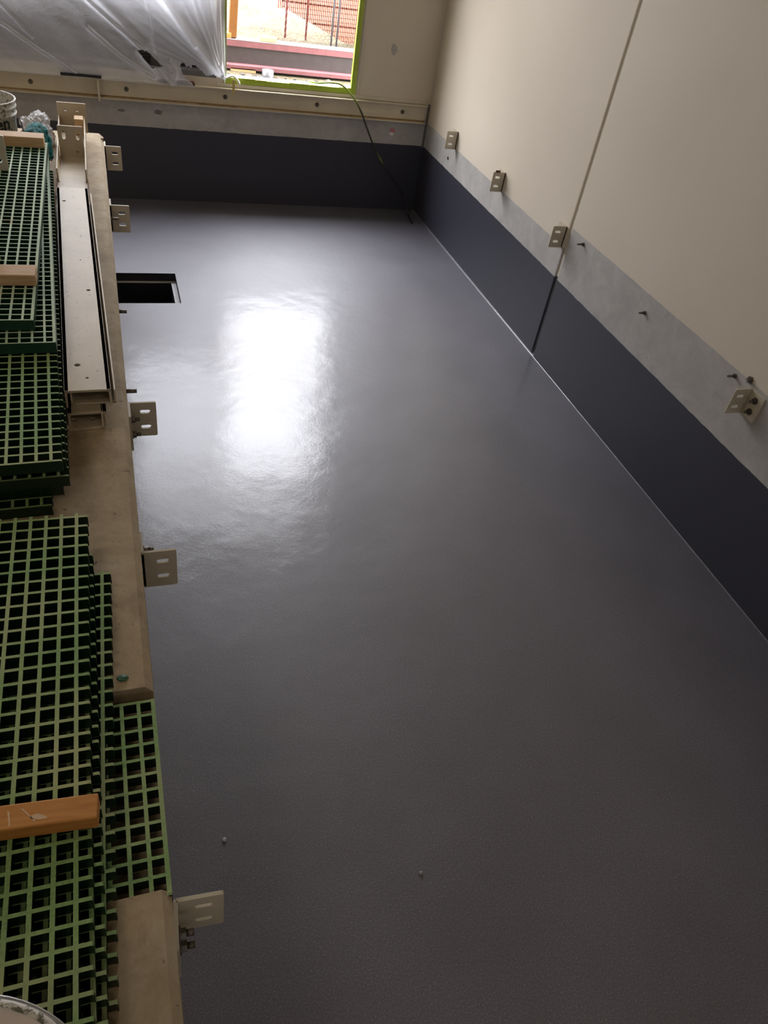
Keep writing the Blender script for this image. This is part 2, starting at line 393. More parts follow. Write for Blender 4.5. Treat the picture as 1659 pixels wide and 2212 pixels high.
bm = bmesh.new(); box(bm, -9, .2, L + T_, L + .80, 4.70, 4.85); struct(obj('trim_6', bm, 'cream'), 'unseen eave added to cut off the steep sky')  # overhang added out of view to shade the floor near the far wall
bm = bmesh.new(); box(bm, -.016, 0, L - .014, L, .57, .93); struct(obj('trim_7', bm, plain('corner_sealant', (.13, .12, .105), .8, 0, .4, 40)), 'dirty sealant in the far right corner')
# window frame + sill
bm = bmesh.new()
fy0, fy1 = L - .004, L + .10
box(bm, wx1 - .010, wx1 + .014, fy0, L + .035, wz0, wz1)
for (a, b_, c, d) in ((wx0 - .012, wx1 + .014, wz0 - .024, wz0 + .010), (wx0 - .012, wx0 + .01, wz0, wz1), (wx0 - .012, wx1 + .014, wz1 - .01, wz1 + .02)):
    box(bm, a, b_, fy0, fy1, c, d)
w1 = struct(obj('window_1', bm, 'frame', bev=.002), 'open window whose frame is masked with green tape')
bm = bmesh.new(); box(bm, wx0, wx1, L + .030, L + .105, wz0 + .004, wz0 + .014)
o = obj('window_sill', bm, plain('pale_sill', (.62, .63, .66), .3), w1)
bm = bmesh.new()     # tape stripes on the frame, slightly ragged
random.seed(3)
xx = wx0 - .012
while xx < wx1 + .012:
    x2 = min(xx + random.uniform(.06, .22), wx1 + .016)
    box(bm, xx, x2, fy0 - .0015 - random.random() * .0008, fy0 + .02, wz0 - .027 + random.uniform(-.002, .002), wz0 + .014 + random.uniform(-.004, .004)); xx = x2 - .004
box(bm, wx1 - .022, wx1 + .016, fy0 - .0018, fy0 + .02, wz0 - .02, wz1)
box(bm, wx1 - .024, wx1 - .010, fy0 - .001, L + .03, wz0 + .012, wz1)
box(bm, wx0 - .013, wx0 + .004, fy0 - .0018, fy0 + .02, wz0 - .02, wz1)
o = obj('masking_tape', bm, 'tape_g', w1); o['label'] = 'yellow-green masking tape on the window frame'
# white panel bead beside the window
bm = bmesh.new(); box(bm, wx1 + .030, wx1 + .044, L - .012, L, wz0 - .045, 3.6); struct(obj('trim_4', bm, 'cream'), 'thin upright bead beside the window')
bm = bmesh.new(); box(bm, -1.87, -.02, L - .010, L, .930, .956); struct(obj('trim_5', bm, 'cream'), 'low ledge strip under the window')
# second opening, behind the plastic: mullion, shutter foot, louvred panel
bm = bmesh.new()
box(bm, px0, px1, L + .01, L + .20, pz0 - .02, pz0 + .035)
w2 = struct(obj('window_2', bm, plain('grey_sill', (.17, .16, .15), .6)), 'wide opening behind the plastic sheet')
bm = bmesh.new(); box(bm, px0, px1, L + .13, L + .16, pz0 + .03, 1.27)
for k in range(12): box(bm, px0, px1, L + .118, L + .132, pz0 + .04 + k * .022, pz0 + .05 + k * .022)
obj('louvre', bm, 'louvre', w2)
bm = bmesh.new(); box(bm, px0, px1, L + .13, L + .16, 1.27, 1.68); obj('panel', bm, 'shutter_light', w2)
bm = bmesh.new(); box(bm, -2.98, -2.90, L + .05, L + .13, pz0 + .03, pz1); box(bm, -2.37, -2.30, L + .06, L + .13, pz0 + .03, 1.13)
obj('mullion', bm, plain('brown_mullion', (.06, .05, .04), .6), w2)
# wall scars
def blotch(name, cx, cz, w_, h, mname, lab, cat='mark', y=L, seed=1):
    rnd = random.Random(seed); bm = bmesh.new(); k = 22; ring = []
    for i in range(k):
        t = 2 * math.pi * i / k; q = rnd.uniform(.7, 1.1)
        ring.append((cx + w_ * math.cos(t) * q, cz + h * math.sin(t) * q))
    prism(bm, ring, y - .0022, y, 'Y'); o = obj(name, bm, mname); return tag(o, lab, cat)
scar = plain('scraped_patch', (.40, .375, .35), .8, 0, .15, 60)
blotch('plaster_patch', -.401, 1.322, .034, .042, scar, 'small scraped grey patch on the cream wall right of the window', 'wall patch', seed=4)
blotch('paint_mark', -.318, .696, .026, .018, plain('pink_mark', (.50, .16, .18), .8), 'small pink paint mark on grey concrete right of the hose', 'paint mark', seed=5)
blotch('paint_mark', -.322, .668, .022, .015, plain('white_mark', (.72, .69, .68), .8), 'small white paint mark directly under the pink one', 'paint mark', seed=6)
stain = plain('damp_stain', (.17, .15, .14), .8)
blotch('stain', -2.62, .695, .035, .012, stain, 'small dark stain under the beam, nearer the pail side', 'stain', seed=7)
blotch('stain', -2.335, .700, .035, .022, stain, 'round dark stain on grey concrete below the second ledger bolt', 'stain', seed=8)

# ------------------------------------------------------------------ far ledger channel
led = empty('ledger_beam', (0, L, .78))
tag(led, 'long cream steel channel bolted along the far wall under the window', 'steel beam')
bm = bmesh.new()
prof = [(0, 0), (-.054, 0), (-.054, .008), (-.007, .011), (-.007, .136), (-.054, .139), (-.054, .147), (0, .147)]
prism(bm, prof, -2.774, -.035, 'X'); obj('channel', bm, 'ledger', led, bev=.0015)
bm = bmesh.new(); prism(bm, prof, -7, -2.782, 'X'); obj('channel', bm, 'ledger', led, bev=.0015)
bm = bmesh.new(); box(bm, -2.786, -2.770, -.066, 0, -.014, .138); obj('splice_plate', bm, 'ledger', led)
bm = bmesh.new(); rnd = random.Random(2); x = -6.9
while x < -.04:
    x2 = min(x + rnd.uniform(.1, .5), -.036); w_g = rnd.uniform(.010, .026)
    prism(bm, [(-.0072, .0112), (-.0072 - w_g, .0095), (-.0072 - w_g, .0103), (-.0078, .0185), (-.0068, .0185)], x, x2 , 'X'); x = x2
gm = obj('grime', bm, plain('brown_grime', (.30, .20, .10), .9, 0, .35, 30), led); gm['label'] = 'brown grime collected on the lower flange'
def hexbolt(bm, c, d, r=.013, h=.010, rod=.006, rl=.02):
    c, d = Vector(c), Vector(d)
    cyl(bm, c, c + d * .003, r * 1.35, seg=16); cyl(bm, c + d * .003, c + d * (.003 + h), r, seg=6)
    cyl(bm, c + d * (.003 + h), c + d * (.003 + h + rl), rod, seg=10)
for bx, bz in ((-3.262, .070), (-2.570, .072), (-1.800, .075), (-1.026, .075), (-.250, .075)):
    bm = bmesh.new(); hexbolt(bm, (0, 0, 0), (0, -1, 0), .013, .009, .007, .010); obj('bolt', bm, 'bolt', led, (bx, -.007, bz))
# rubber pads / tapes on the ledger
def strip(name, pts, th, mn, lab, cat, y0=L - .056, y1=L - .004, group=None):
    bm = bmesh.new(); k = len(pts)
    up = [(x, z + th) for x, z in pts][::-1]
    prism(bm, pts + up, y0, y1, 'Y'); return tag(obj(name, bm, mn), lab, cat, group)
strip('rubber_strip', [(-3.04, .928), (-2.9, .9295), (-2.75, .928)], .016, 'tape_b', 'black strip lying on the ledger left of its joint', 'strip', L - .080)
rs = strip('rubber_strip', [(-2.32, .928), (-2.2, .928), (-2.12, .928)], .018, 'tape_b', 'black strip with a rusty end under the torn plastic', 'strip', L - .058)
bm = bmesh.new(); prism(bm, [(-2.12, .928), (-2.045, .928), (-2.05, .95), (-2.12, .946)], L - .056, L - .004); obj('rusty_end', bm, 'rust', rs)

# ------------------------------------------------------------------ right wall: angle brackets, studs
def angle_bracket(name, w_, h, th, side, tall, slots_at, bolts=True, sl=(.038, .016)):
    """local: fold on the z axis at origin, wall plane x=0. side=+1: free leg goes +x, -1: -x. 'tall' = +1 wall leg towards +y, -1 towards -y"""
    e = empty(name); bm = bmesh.new()
    X = Vector((side, 0, 0)); Y = Vector((0, tall, 0)); Z = Vector((0, 0, 1))
    holes = [slot(w_ * .60, zz, *sl) for zz in slots_at]
    add_plate(bm, rrect(0, w_, 0, h, .006), holes, th, frame((0, 0, 0), X, Z, Y))
    wallh = [slot(w_ * .55, zz, .018, .018) for zz in slots_at]
    add_plate(bm, rrect(0, w_, 0, h, .006), [], th, frame((0, 0, 0), Y, Z, X))
    obj('angle', bm, 'steel_clean', e, bev=.0012)
    if bolts:
        for zz in slots_at:
            bm = bmesh.new(); hexbolt(bm, (0, 0, 0), (side, 0, 0), .012, .011, .007, .016); obj('bolt', bm, 'bolt', e, (side * th, tall * w_ * .55, zz))
    return e
def copy_tree(o, parent=None):
    c = o.copy(); COL.objects.link(c); c.parent = parent
    for k in list(o.children): copy_tree(k, c)
    return c
GR = 'angle brackets on the right wall'
rb = angle_bracket('angle_bracket', .10, .138, .0085, -1, +1, (.040, .102))
rb.location = (0, 6.165, .776); tag(rb, 'small cream angle bracket on the right wall, nearest the far corner', 'bracket', GR)
for y, z, lab in ((5.195, .775, 'cream angle bracket on the right wall with a rusty chip at its top'), (4.206, .772, 'cream angle bracket just beside the vertical joint of the right wall')):
    c = copy_tree(rb); c.location = (0, y, z); c['label'] = lab
bm = bmesh.new(); box(bm, -.085, -.05, -.004, .004, .137, .150); chip = [k for k in COL.objects if k.name.startswith('angle_bracket') and abs(k.location.y - 5.195) < .01][0]
obj('rusty_chip', bm, 'rust', chip)
b4 = angle_bracket('angle_bracket', .10, .132, .0085, -1, -1, (.038, .096)); b4.location = (-.004, 2.312, .774)
tag(b4, 'cream angle bracket at the right edge with both wall bolts showing', 'bracket', GR)
def stud(loc, d, ln, lab, r=.006, nut=True, group=None, nm='anchor_stud'):
    bm = bmesh.new(); d = Vector(d); cyl(bm, (0, 0, 0), d * ln, r, seg=10)
    if nut: cyl(bm, (0, 0, 0), d * .010, r * 1.9, seg=6)
    o = obj(nm, bm, 'bolt', None, loc); return tag(o, lab, 'anchor bolt', group)
GS = 'bare anchor studs on the right wall'
stud((-.004, 3.972, .892), (-1, 0, 0), .045, 'bare anchor stud on the right wall just past the joint', group=GS)
stud((-.004, 3.204, .826), (-1, 0, 0), .040, 'bare anchor stud midway along the grey strip of the right wall', group=GS)
stud((-.004, 2.436, .895), (-1, 0, 0), .045, 'bare anchor stud a little left of the bolted bracket at right', group=GS)
stud((-.004, 2.345, .930), (-1, 0, 0), .016, 'short anchor bolt touching the top of the right-edge bracket', .009, group=GS)
stud((0, 6.281, .672), (-1, 0, 0), .006, 'dark bolt stub low on the wall under the farthest bracket', .012, False, GS)

# ------------------------------------------------------------------ platform face brackets and studs
GL = 'angle brackets along the platform edge'
lb = angle_bracket('angle_bracket', .102, .150, .0085, +1, +1, (.045, .108)); lb.location = (FX, 5.42, .712)
tag(lb, 'cream angle bracket on the platform edge, farthest from the viewer, against the dark wall', 'bracket', GL)
lab = ['cream angle bracket on the platform edge before the far dark wall base, second farthest',
       'cream angle bracket on the platform edge above the lowest third of grey glare, between stacks of steel']
c = copy_tree(lb); c.location = (FX, 4.40, .714); c['label'] = 'cream angle bracket on the platform edge between the farthest one and the sump'
l4 = copy_tree(lb); l4.location = (FX, 1.672, .705); l4['label'] = 'cream angle bracket on the platform edge midway between the steel channels and the inset grating'
l3 = angle_bracket('angle_bracket', .100, .150, .0085, +1, -1, (.042, .110)); l3.location = (FX, 2.446, .726)
tag(l3, 'cream angle bracket with bolts on the platform edge beside the ends of the steel channels', 'bracket', GL)
l5 = copy_tree(l3); l5.location = (FX + .002, .655, .725); l5.rotation_euler = (0, 0, math.radians(-3.5)); l5['label'] = 'rusty-edged angle bracket on the platform edge nearest the viewer'
GT = 'short studs on the platform face'
stud((FX, 3.177, .86), (1, 0, 0), .032, 'short dark stud sticking out of the platform just past the sump', .008, False, GT)
stud((FX, 2.543, .86), (1, 0, 0), .038, 'short dark stud on the platform face above the bolted bracket', .008, False, GT)
stud((FX, 4.22, .86), (1, 0, 0), .040, 'short stud behind the lower slot of the second farthest platform bracket', .007, False, GT)

# ------------------------------------------------------------------ steel channels on the platform
def channel(name, w_, ln, fh, th, up, holes, loc, rz, mn='steel', label='', cope=0.0, group='steel channels lying on the platform'):
    """local: near right corner at origin, extends -x (width) and +y (length); web at z=0..th; flanges up (+1) or down (-1)"""
    bm = bmesh.new()
    hl = [slot(-q[0], q[1], *(q[2:] if len(q) > 2 else (.019, .019))) for q in holes]
    add_plate(bm, [(0, 0), (0, ln), (-w_, ln), (-w_, 0)][::-1], hl, th, frame((0, 0, 0), (1, 0, 0), (0, 1, 0), (0, 0, 1)))
    o = obj(name, bm, mn, None, loc, (0, 0, rz)); 
    bm = bmesh.new()
    for sx in (0, 1):
        x = -w_ if sx else 0.0; s_ = 1 if sx else -1; f0 = th * .9
        z0, z1 = (0, fh) if up > 0 else (th - fh, th)
        zt, zw = (z1, z0) if up > 0 else (z0, z1); mid = (th + .004) if up > 0 else -.004
        prof = [(x, z0 if up > 0 else z1), (x, zt), (x + s_ * f0 * .75, zt), (x + s_ * f0, mid), (x + s_ * (f0 + .006), th if up > 0 else 0), (x + s_ * (f0 + .006), zw)]
        prism(bm, prof, cope, ln, 'Y')
    f = obj('flange', bm, mn, o, bev=.001)
    tag(o, label, 'steel channel', group); return o
th = .008; rz = math.radians(1.5)
channel('steel_channel', .122, 1.84, .060, th, +1, [(.035, .05), (.095, .05)], (-2.854, 2.215, PZ + .001), rz, label='cream steel channel lying at the bottom of the stack, two holes in its floor')
channel('steel_channel', .122, 1.84, .052, th, -1, [(.05, .10)], (-2.842, 2.23, .978), rz, label='cream steel channel turned over the bottom one, mostly hidden under the stack')
channel('steel_channel', .143, 1.80, .052, th, +1, [(.05, .10)], (-2.808, 2.275, .988), rz, label='cream steel channel nested inside the top one, its edge showing on the right')
channel('steel_channel', .143, 1.835, .066, th, -1, [(.098, .16, .02, .02), (.070, .075, .011, .011), (.040, .72, .016, .016), (.060, 1.0, .006, .006), (.112, 1.66, .016, .016)], (-2.822, 2.25, 1.052), rz,
        label='cream steel channel on top of the stack, face up with drilled holes')
# short upright one at the far end with a welded end plate and an angle clip
uc = channel('steel_channel', .148, 1.20, .075, .009, +1, [(.07, .05, .012, .012)], (-2.872, 4.115, .985), 0, label='open cream channel at the far end of the platform with slotted clip and end plate', cope=.24)
bm = bmesh.new(); add_plate(bm, rrect(-.152, .012, -.02, .145), [slot(-.105, .105, .015, .015), slot(-.04, .105, .013, .013)], .009, frame((0, 1.20, 0), (1, 0, 0), (0, 0, 1), (0, -1, 0)))
obj('end_plate', bm, 'steel', uc)
bm = bmesh.new(); add_plate(bm, rrect(-.138, -.009, .009, .172), [slot(-.108, .125, .018, .044), slot(-.036, .125, .018, .044)], .008, frame((0, .64, 0), (1, 0, 0), (0, 0, 1), (0, -1, 0)))
obj('slotted_clip', bm, 'steel', uc)
bm = bmesh.new(); box(bm, -.152, -.1475, .0, .245, -.002, .024); obj('rusty_edge', bm, 'rust', uc)
bm = bmesh.new(); box(bm, -.0005, .004, .0, .245, -.002, .024); obj('rusty_edge', bm, 'rust', uc)
bm = bmesh.new(); box(bm, -.025, .025, -.04, .04, 0, .085); tag(obj('wood_block', bm, 'wood', None, (-2.905, 5.20, .996), bev=.002), 'little wood block standing in the open channel before its end plate', 'wood block')
bm = bmesh.new(); box(bm, -3.015, -2.88, 4.5, 4.62, PZ + .0005, .9845)
tag(obj('wood_block', bm, 'wood', None), 'timber packer under the near part of the open channel', 'wood block', 'timber packers')
bm = bmesh.new(); box(bm, -3.015, -2.88, 5.1, 5.2, PZ + .0005, .9845)
tag(obj('wood_block', bm, 'wood', None), 'timber packer under the far part of the open channel', 'wood block', 'timber packers')

# ------------------------------------------------------------------ gratings
PT = .0381
def grating(xr, yn, zt, wid, ln, rot, label, mn='green', stub=.026, sn=0.0, sf=.012, band=False, nband=False, group='green gratings stacked on the platform', t=.0381, bw=.0084):
    bm = bmesh.new(); nx = int((wid - stub) / PT); ny = int((ln - sn - sf) / PT)
    y_lo, y_hi = sn, sn + ny * PT
    for i in range(nx + 1):
        x = -stub - i * PT
        prof = [(x - bw / 2, 0), (x + bw / 2, 0), (x + bw * .40, -t), (x - bw * .40, -t)]
        prism(bm, prof, y_lo - sn, y_hi + sf, 'Y')
    for j in range(ny + 1):
        y = y_lo + j * PT
        prof = [(y - bw / 2 * .85, -.0004), (y + bw / 2 * .85, -.0004), (y + bw * .32, -t + .0003), (y - bw * .32, -t + .0003)]
        prism(bm, prof, -wid, 0, 'X')
        if not band:      # rounded nibs at the sawn stubs
            box(bm, -.0012, .0018, y - bw * .45, y + bw * .45, -t, -.002)
    if band: box(bm, -.0095, 0, y_lo - sn, y_hi + sf, -t, .0003)
    if nband: box(bm, -wid, 0, y_lo - .0025 - sn, y_lo + .004 - sn, -t, .0002)
    o = obj('grating', bm, mn, None, (xr, yn, zt), (0, 0, rot)); return tag(o, label, 'grating', group)
d = math.radians
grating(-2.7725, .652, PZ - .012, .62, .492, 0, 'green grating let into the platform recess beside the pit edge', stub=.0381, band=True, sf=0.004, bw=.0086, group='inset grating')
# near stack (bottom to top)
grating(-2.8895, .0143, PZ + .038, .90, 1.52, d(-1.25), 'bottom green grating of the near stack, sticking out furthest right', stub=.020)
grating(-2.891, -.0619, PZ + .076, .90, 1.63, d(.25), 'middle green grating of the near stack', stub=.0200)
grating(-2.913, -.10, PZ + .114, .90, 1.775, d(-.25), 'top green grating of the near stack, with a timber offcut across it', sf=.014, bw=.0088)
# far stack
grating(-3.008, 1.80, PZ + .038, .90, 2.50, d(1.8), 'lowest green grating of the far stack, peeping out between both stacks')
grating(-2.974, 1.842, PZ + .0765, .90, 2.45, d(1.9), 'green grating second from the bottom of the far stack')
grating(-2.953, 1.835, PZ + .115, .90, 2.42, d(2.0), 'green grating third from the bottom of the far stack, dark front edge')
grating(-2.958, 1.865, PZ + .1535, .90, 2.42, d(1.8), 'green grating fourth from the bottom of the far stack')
grating(-2.962, 1.808, PZ + .192, .90, 2.45, d(2.0), 'green grating whose bare near half lies in front of the two paler upper ones', bw=.0086)
grating(-2.979, 2.395, PZ + .2305, .90, 1.92, d(1.9), 'pale grating with a closed near edge, second from top of the far stack', 'mint', stub=.034, sn=.0381 - .004, band=True, nband=True, bw=.0075)
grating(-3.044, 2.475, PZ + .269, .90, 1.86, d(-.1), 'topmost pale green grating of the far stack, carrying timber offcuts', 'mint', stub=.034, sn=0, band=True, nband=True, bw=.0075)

# timber offcuts
def timber(x0, x1, y0, y1, z0, z1, rot, mn, lab, c):
    bm = bmesh.new(); box(bm, x0 - c[0], x1 - c[0], y0 - c[1], y1 - c[1], 0, z1 - z0)
    return tag(obj('timber_offcut', bm, mn, None, (c[0], c[1], z0), rot, bev=.003), lab, 'wood block', 'timber offcuts on the gratings')
GD = PZ + .269 + .0005
timber(-3.75, -3.052, 4.225, 4.31, GD, GD + .046, (0, 0, d(-.6)), 'wood', 'timber offcut across the far end of the top grating, beside the teal cloth', (-3.052, 4.22))
timber(-3.75, -3.041, 2.72, 2.807, GD, GD + .040, (0, 0, d(-.5)), 'wood', 'rough timber offcut across the near half of the pale top grating', (-3.041, 2.72))
tn = timber(-3.65, -2.894, .752, .802, PZ + .1145, PZ + .155, (0, 0, d(-4.0)), 'wood_orange', 'orange-brown timber offcut with white smears on the near stack', (-2.894, .752))
bm = bmesh.new(); rnd = random.Random(5)
for (x, y, ln, sk) in ((-.158, .006, .030, .006), (-.135, .008, .030, .026)):
    prism(bm, [(x, y + ln), (x + .0035, y + ln * .97), (x + sk + .0022, y + .001), (x + sk, y)], .0405, .0409, 'Z')
prism(bm, [(-.118, .020), (-.106, .024), (-.092, .018), (-.086, .012), (-.100, .011), (-.114, .014)], .0405, .0409, 'Z')
o = obj('paint_smear', bm, plain('white_smear', (.66, .46, .28), .7), tn)
# loose angles standing on the pale top grating
la = angle_bracket('loose_angle', .10, .150, .0085, +1, +1, (.042, .108), False); la.location = (-3.292, 3.885, GD)
la.rotation_euler = (0, 0, d(-4)); tag(la, 'loose cream angle bracket standing on the pale top grating at the left edge', 'bracket')
lc = copy_tree(la); lc.location = (-3.268, 2.92, GD); lc.rotation_euler = (0, 0, d(-4)); lc['label'] = 'loose cream angle bracket, barely in view, behind the rough timber offcut'

# ------------------------------------------------------------------ pails
def pail(name, loc, label, r=.150, h=.37, text=None, rz=0):
    e = empty(name, loc, (0, 0, rz)); tag(e, label, 'bucket')
    bm = bmesh.new()
    lathe(bm, [(.001, 0), (r * .86, 0), (r * .865, .01), (r * .965, h * .81), (r * 1.01, h * .815), (r * 1.01, h * .828), (r * .98, h * .835), (r * .985, h * .90), (r * 1.025, h * .905), (r * 1.025, h * .918),
               (r * 1.0, h * .93), (r * 1.01, h - .006), (r * 1.04, h - .004), (r * 1.04, h), (r * .985, h), (r * .98, h - .01), (r * .84, .02), (.001, .02)], 56)
    obj('body', bm, 'pail', e)
    bm = bmesh.new(); lathe(bm, [(.001, h * .62), (r * .4, h * .63), (r * .93, h * .62)], 40); obj('contents', bm, 'pail_in', e)
    return e, r, h
fp_, r_, h_ = pail('pail', (-3.342, 4.66, PZ + .001), 'white paint-splashed pail with black lettering behind the timber at top left')
# lettering wrapped round the pail
def wrapped_text(txt, size, r, z, ang0, parent):
    cu = bpy.data.curves.new('t', 'FONT'); cu.body = txt; cu.size = size; cu.extrude = .0006; cu.offset = .0012
    o = bpy.data.objects.new('t', cu); COL.objects.link(o); dg = bpy.context.evaluated_depsgraph_get()
    me = bpy.data.meshes.new_from_object(o.evaluated_get(dg)); bpy.data.objects.remove(o)
    for v_ in me.vertices:
        a_ = ang0 + v_.co.x / r; rr = r + v_.co.z + .0012; zz = z + v_.co.y
        v_.co = (rr * math.cos(a_), rr * math.sin(a_), zz)
    me.materials.append(M['ink']); t = bpy.data.objects.new('lettering', me); COL.objects.link(t); t.parent = parent
wrapped_text('en', .088, r_ * .955, .246, d(-70), fp_)
bm = bmesh.new(); pts = [(r_ * 1.02, .02 * 0, h_ * .80)]
tube(bm, [(r_ * 1.03, -.03, h_ * .80), (r_ * 1.10, -.02, h_ * .72), (r_ * 1.13, 0, h_ * .55), (r_ * 1.08, .03, h_ * .42), (r_ * .98, .05, h_ * .36)], .003); obj('handle', bm, 'galv', fp_)
np_, r_, h_ = pail('pail', (-3.032, .225, PZ + .1145), 'white pail with dried contents at the bottom left corner', text=None)
bm = bmesh.new(); lathe(bm, [(.001, h_ * .93), (r_ * .5, h_ * .95), (r_ * .93, h_ * .975), (r_ * .99, h_ * .992)], 48)
obj('lid', bm, plain('chalky_lid', (.60, .52, .47), .5, 0, .15, 9), np_)
bm = bmesh.new(); box(bm, -.025, .02, r_ * .98, r_ * 1.12, h_ - .05, h_ + .004); obj('lug', bm, plain('cream_lug', (.62, .58, .48), .5), np_, bev=.006)
bm = bmesh.new(); tube(bm, [(r_ * 1.09 * math.sin(t), r_ * 1.09 * math.cos(t), h_ - .008 - .05 * t) for t in [.06 + .1 * i for i in range(22)]], .003); obj('handle', bm, plain('bright_wire', (.6, .6, .6), .3, .8), np_)

# plastic bag, teal cloth
def blob(name, loc, rad, mn, seed, amp, lab, cat, freq=9, sub=4):
    bm = bmesh.new(); bmesh.ops.create_icosphere(bm, subdivisions=sub + 1, radius=1)
    for v_ in bm.verts:
        q = v_.co.copy(); k = noise.fractal(q * freq * .3 + Vector((seed, 0, 0)), .6, 2.2, 5) * amp; rdg = abs(noise.noise(q * freq * .55 + Vector((0, seed, 0)))) * amp * .55
        s_ = 1 + k - rdg; v_.co = Vector((q.x * rad[0] * s_, q.y * rad[1] * s_, max(-rad[2] * .55, q.z * rad[2] * s_)))
    o = obj(name, bm, mn, None, loc); return tag(o, lab, cat)
m, n, l, b = mat('clear_film'); b.inputs['Base Color'].default_value = (.72, .71, .72, 1); b.inputs['Roughness'].default_value = .12
b.inputs['Alpha'].default_value = .72; tn_ = nz(n, l, 60, 4, .7, pos(n)); bump(n, l, tn_.outputs[0], .6, .01, b); M['film'] = m
blob('plastic_bag', (-3.145, 5.20, .985), (.098, .13, .100), 'film', 3, .30, 'crumpled clear plastic bag beside the open channel', 'plastic bag', 5)
bm = bmesh.new(); gx, gy = 30, 44; grid = []
path = [(-3.175, 5.02, 1.06), (-3.150, 4.85, 1.12), (-3.105, 4.68, 1.17), (-3.075, 4.58, 1.165), (-3.060, 4.52, 1.12), (-3.058, 4.50, 1.06)]
def cr(pts, t):
    k = t * (len(pts) - 1); i = min(int(k), len(pts) - 2); f_ = k - i
    P = [Vector(pts[max(0, min(len(pts) - 1, i + q))]) for q in (-1, 0, 1, 2)]
    return .5 * (2 * P[1] + (P[2] - P[0]) * f_ + (2 * P[0] - 5 * P[1] + 4 * P[2] - P[3]) * f_ ** 2 + (3 * P[1] - P[0] - 3 * P[2] + P[3]) * f_ ** 3)
for i in range(gy + 1):
    t = i / gy; c_ = cr(path, t); row = []
    for j in range(gx + 1):
        u = (j / gx - .5) * .13; nn = noise.noise(Vector((t * 9, j * .38, 1))) * .016 + math.sin(j * 1.15 + t * 5) * .009
        row.append(bm.verts.new(c_ + Vector((u * (.25 + .35 * (1 - t)) + nn * .7, u * .85, nn - abs(u) * .5 * (1 - .3 * t)))))
    grid.append(row)
for A, B in zip(grid, grid[1:]):
    for i in range(gx): bm.faces.new((A[i], A[i + 1], B[i + 1], B[i])).smooth = True
o = tag(obj('cloth', bm, 'cloth'), 'crumpled teal cloth draped over the far corner of the grating stack', 'cloth')
md = o.modifiers.new('s', 'SOLIDIFY'); md.thickness = .004

# ------------------------------------------------------------------ hose
bm = bmesh.new()
path = [(-1.10, L + .06, 1.012), (-1.03, L - .005, 1.020), (-.93, L - .05, 1.040), (-.84, L - .07, 1.032), (-.73, L - .09, .945), (-.655, L - .10, .845), (-.60, L - .10, .745), (-.515, L - .09, .60),
        (-.41, L - .08, .455), (-.30, L - .07, .33), (-.19, L - .07, .22), (-.12, L - .10, .10), (-.10, L - .16, .012), (-.12, L - .35, .008)]
tube(bm, [cr(path, i / 80) for i in range(81)], .0075, 10)
m, n, l, b = mat('hose_two_tone'); sp = n.new('ShaderNodeSeparateXYZ'); l.new(pos(n), sp.inputs[0])
f = ramp(n, l, sp.outputs[2], [(.18, (.02, .02, .025)), (.42, (.03, .03, .02)), (.47, (.20, .26, .05)), (.54, (.03, .03, .02)), (.86, (.03, .035, .015)), (.97, (.36, .48, .08))])
mr = n.new('ShaderNodeMapRange'); l.new(sp.outputs[2], mr.inputs[0]); l.new(mr.outputs[0], f.inputs[0]); l.new(f.outputs[0], b.inputs['Base Color']); b.inputs['Roughness'].default_value = .3
tag(obj('hose', bm, m), 'thin green and black hose hanging from the window into the pit corner', 'hose')

# ------------------------------------------------------------------ plastic sheet over the left opening
ridges = [([(-2.42, 1.66), (-2.112, 1.321), (-1.94, 1.13), (-1.85, 1.03)], .040, .030, 1.0), ([(-2.95, 1.56), (-2.809, 1.426), (-2.426, 1.139), (-2.295, 1.025), (-2.229, .933)], .014, .022, .8),
          ([(-3.60, 1.34), (-3.404, 1.23), (-3.151, 1.073), (-2.926, .946)], .010, .02, .8), ([(-2.812, 1.253), (-2.598, 1.093), (-2.351, .962)], .012, .018, .7),
          ([(-2.10, 1.8), (-2.005, 1.51), (-1.868, 1.094)], .012, .02, .5), ([(-1.98, 1.8), (-1.92, 1.519), (-1.839, 1.064)], .010, .02, .6), ([(-2.40, 1.5), (-2.378, 1.384), (-2.341, 1.147)], .010, .014, .35),
          ([(-2.20, 1.8), (-2.056, 1.505), (-1.939, 1.246), (-1.839, 1.047)], .012, .02, .6), ([(-2.50, 1.72), (-2.274, 1.482), (-2.045, 1.205)], .016, .02, .5), ([(-3.5, 1.43), (-3.385, 1.338), (-3.202, 1.157)], .010, .012, .35),
          ([(-1.86, 1.9), (-1.845, 1.3), (-1.83, 1.05)], .010, .02, .6), ([(-2.47, 1.135), (-2.40, 1.06), (-2.33, .985)], .016, .02, .6), ([(-2.22, 1.08), (-2.19, 1.01), (-2.22, .93)], .022, .03, .5), ([(-2.16, 1.06), (-2.09, .975), (-2.055, .935)], .010, .02, .6),
          ([(-2.82, 1.50), (-2.6, 1.33), (-2.42, 1.17)], .030, .02, .35)]
holes = [[(-2.47, 1.135), (-2.44, 1.146), (-2.399, 1.137), (-2.35, 1.095), (-2.287, 1.042), (-2.371, 1.028), (-2.404, 1.063)],
         [(-2.161, 1.065), (-2.14, 1.085), (-2.122, 1.08), (-2.112, 1.055), (-2.10, 1.062), (-2.088, 1.066), (-2.072, 1.048), (-2.066, 1.07), (-2.048, 1.078), (-2.005, 1.049), (-1.96, 1.012), (-1.941, 1.010), (-1.90, 1.022), (-1.845, 1.004), (-1.815, .99), (-1.80, .90), (-2.05, .92), (-2.075, .955), (-2.121, .978), (-2.150, 1.03)]]
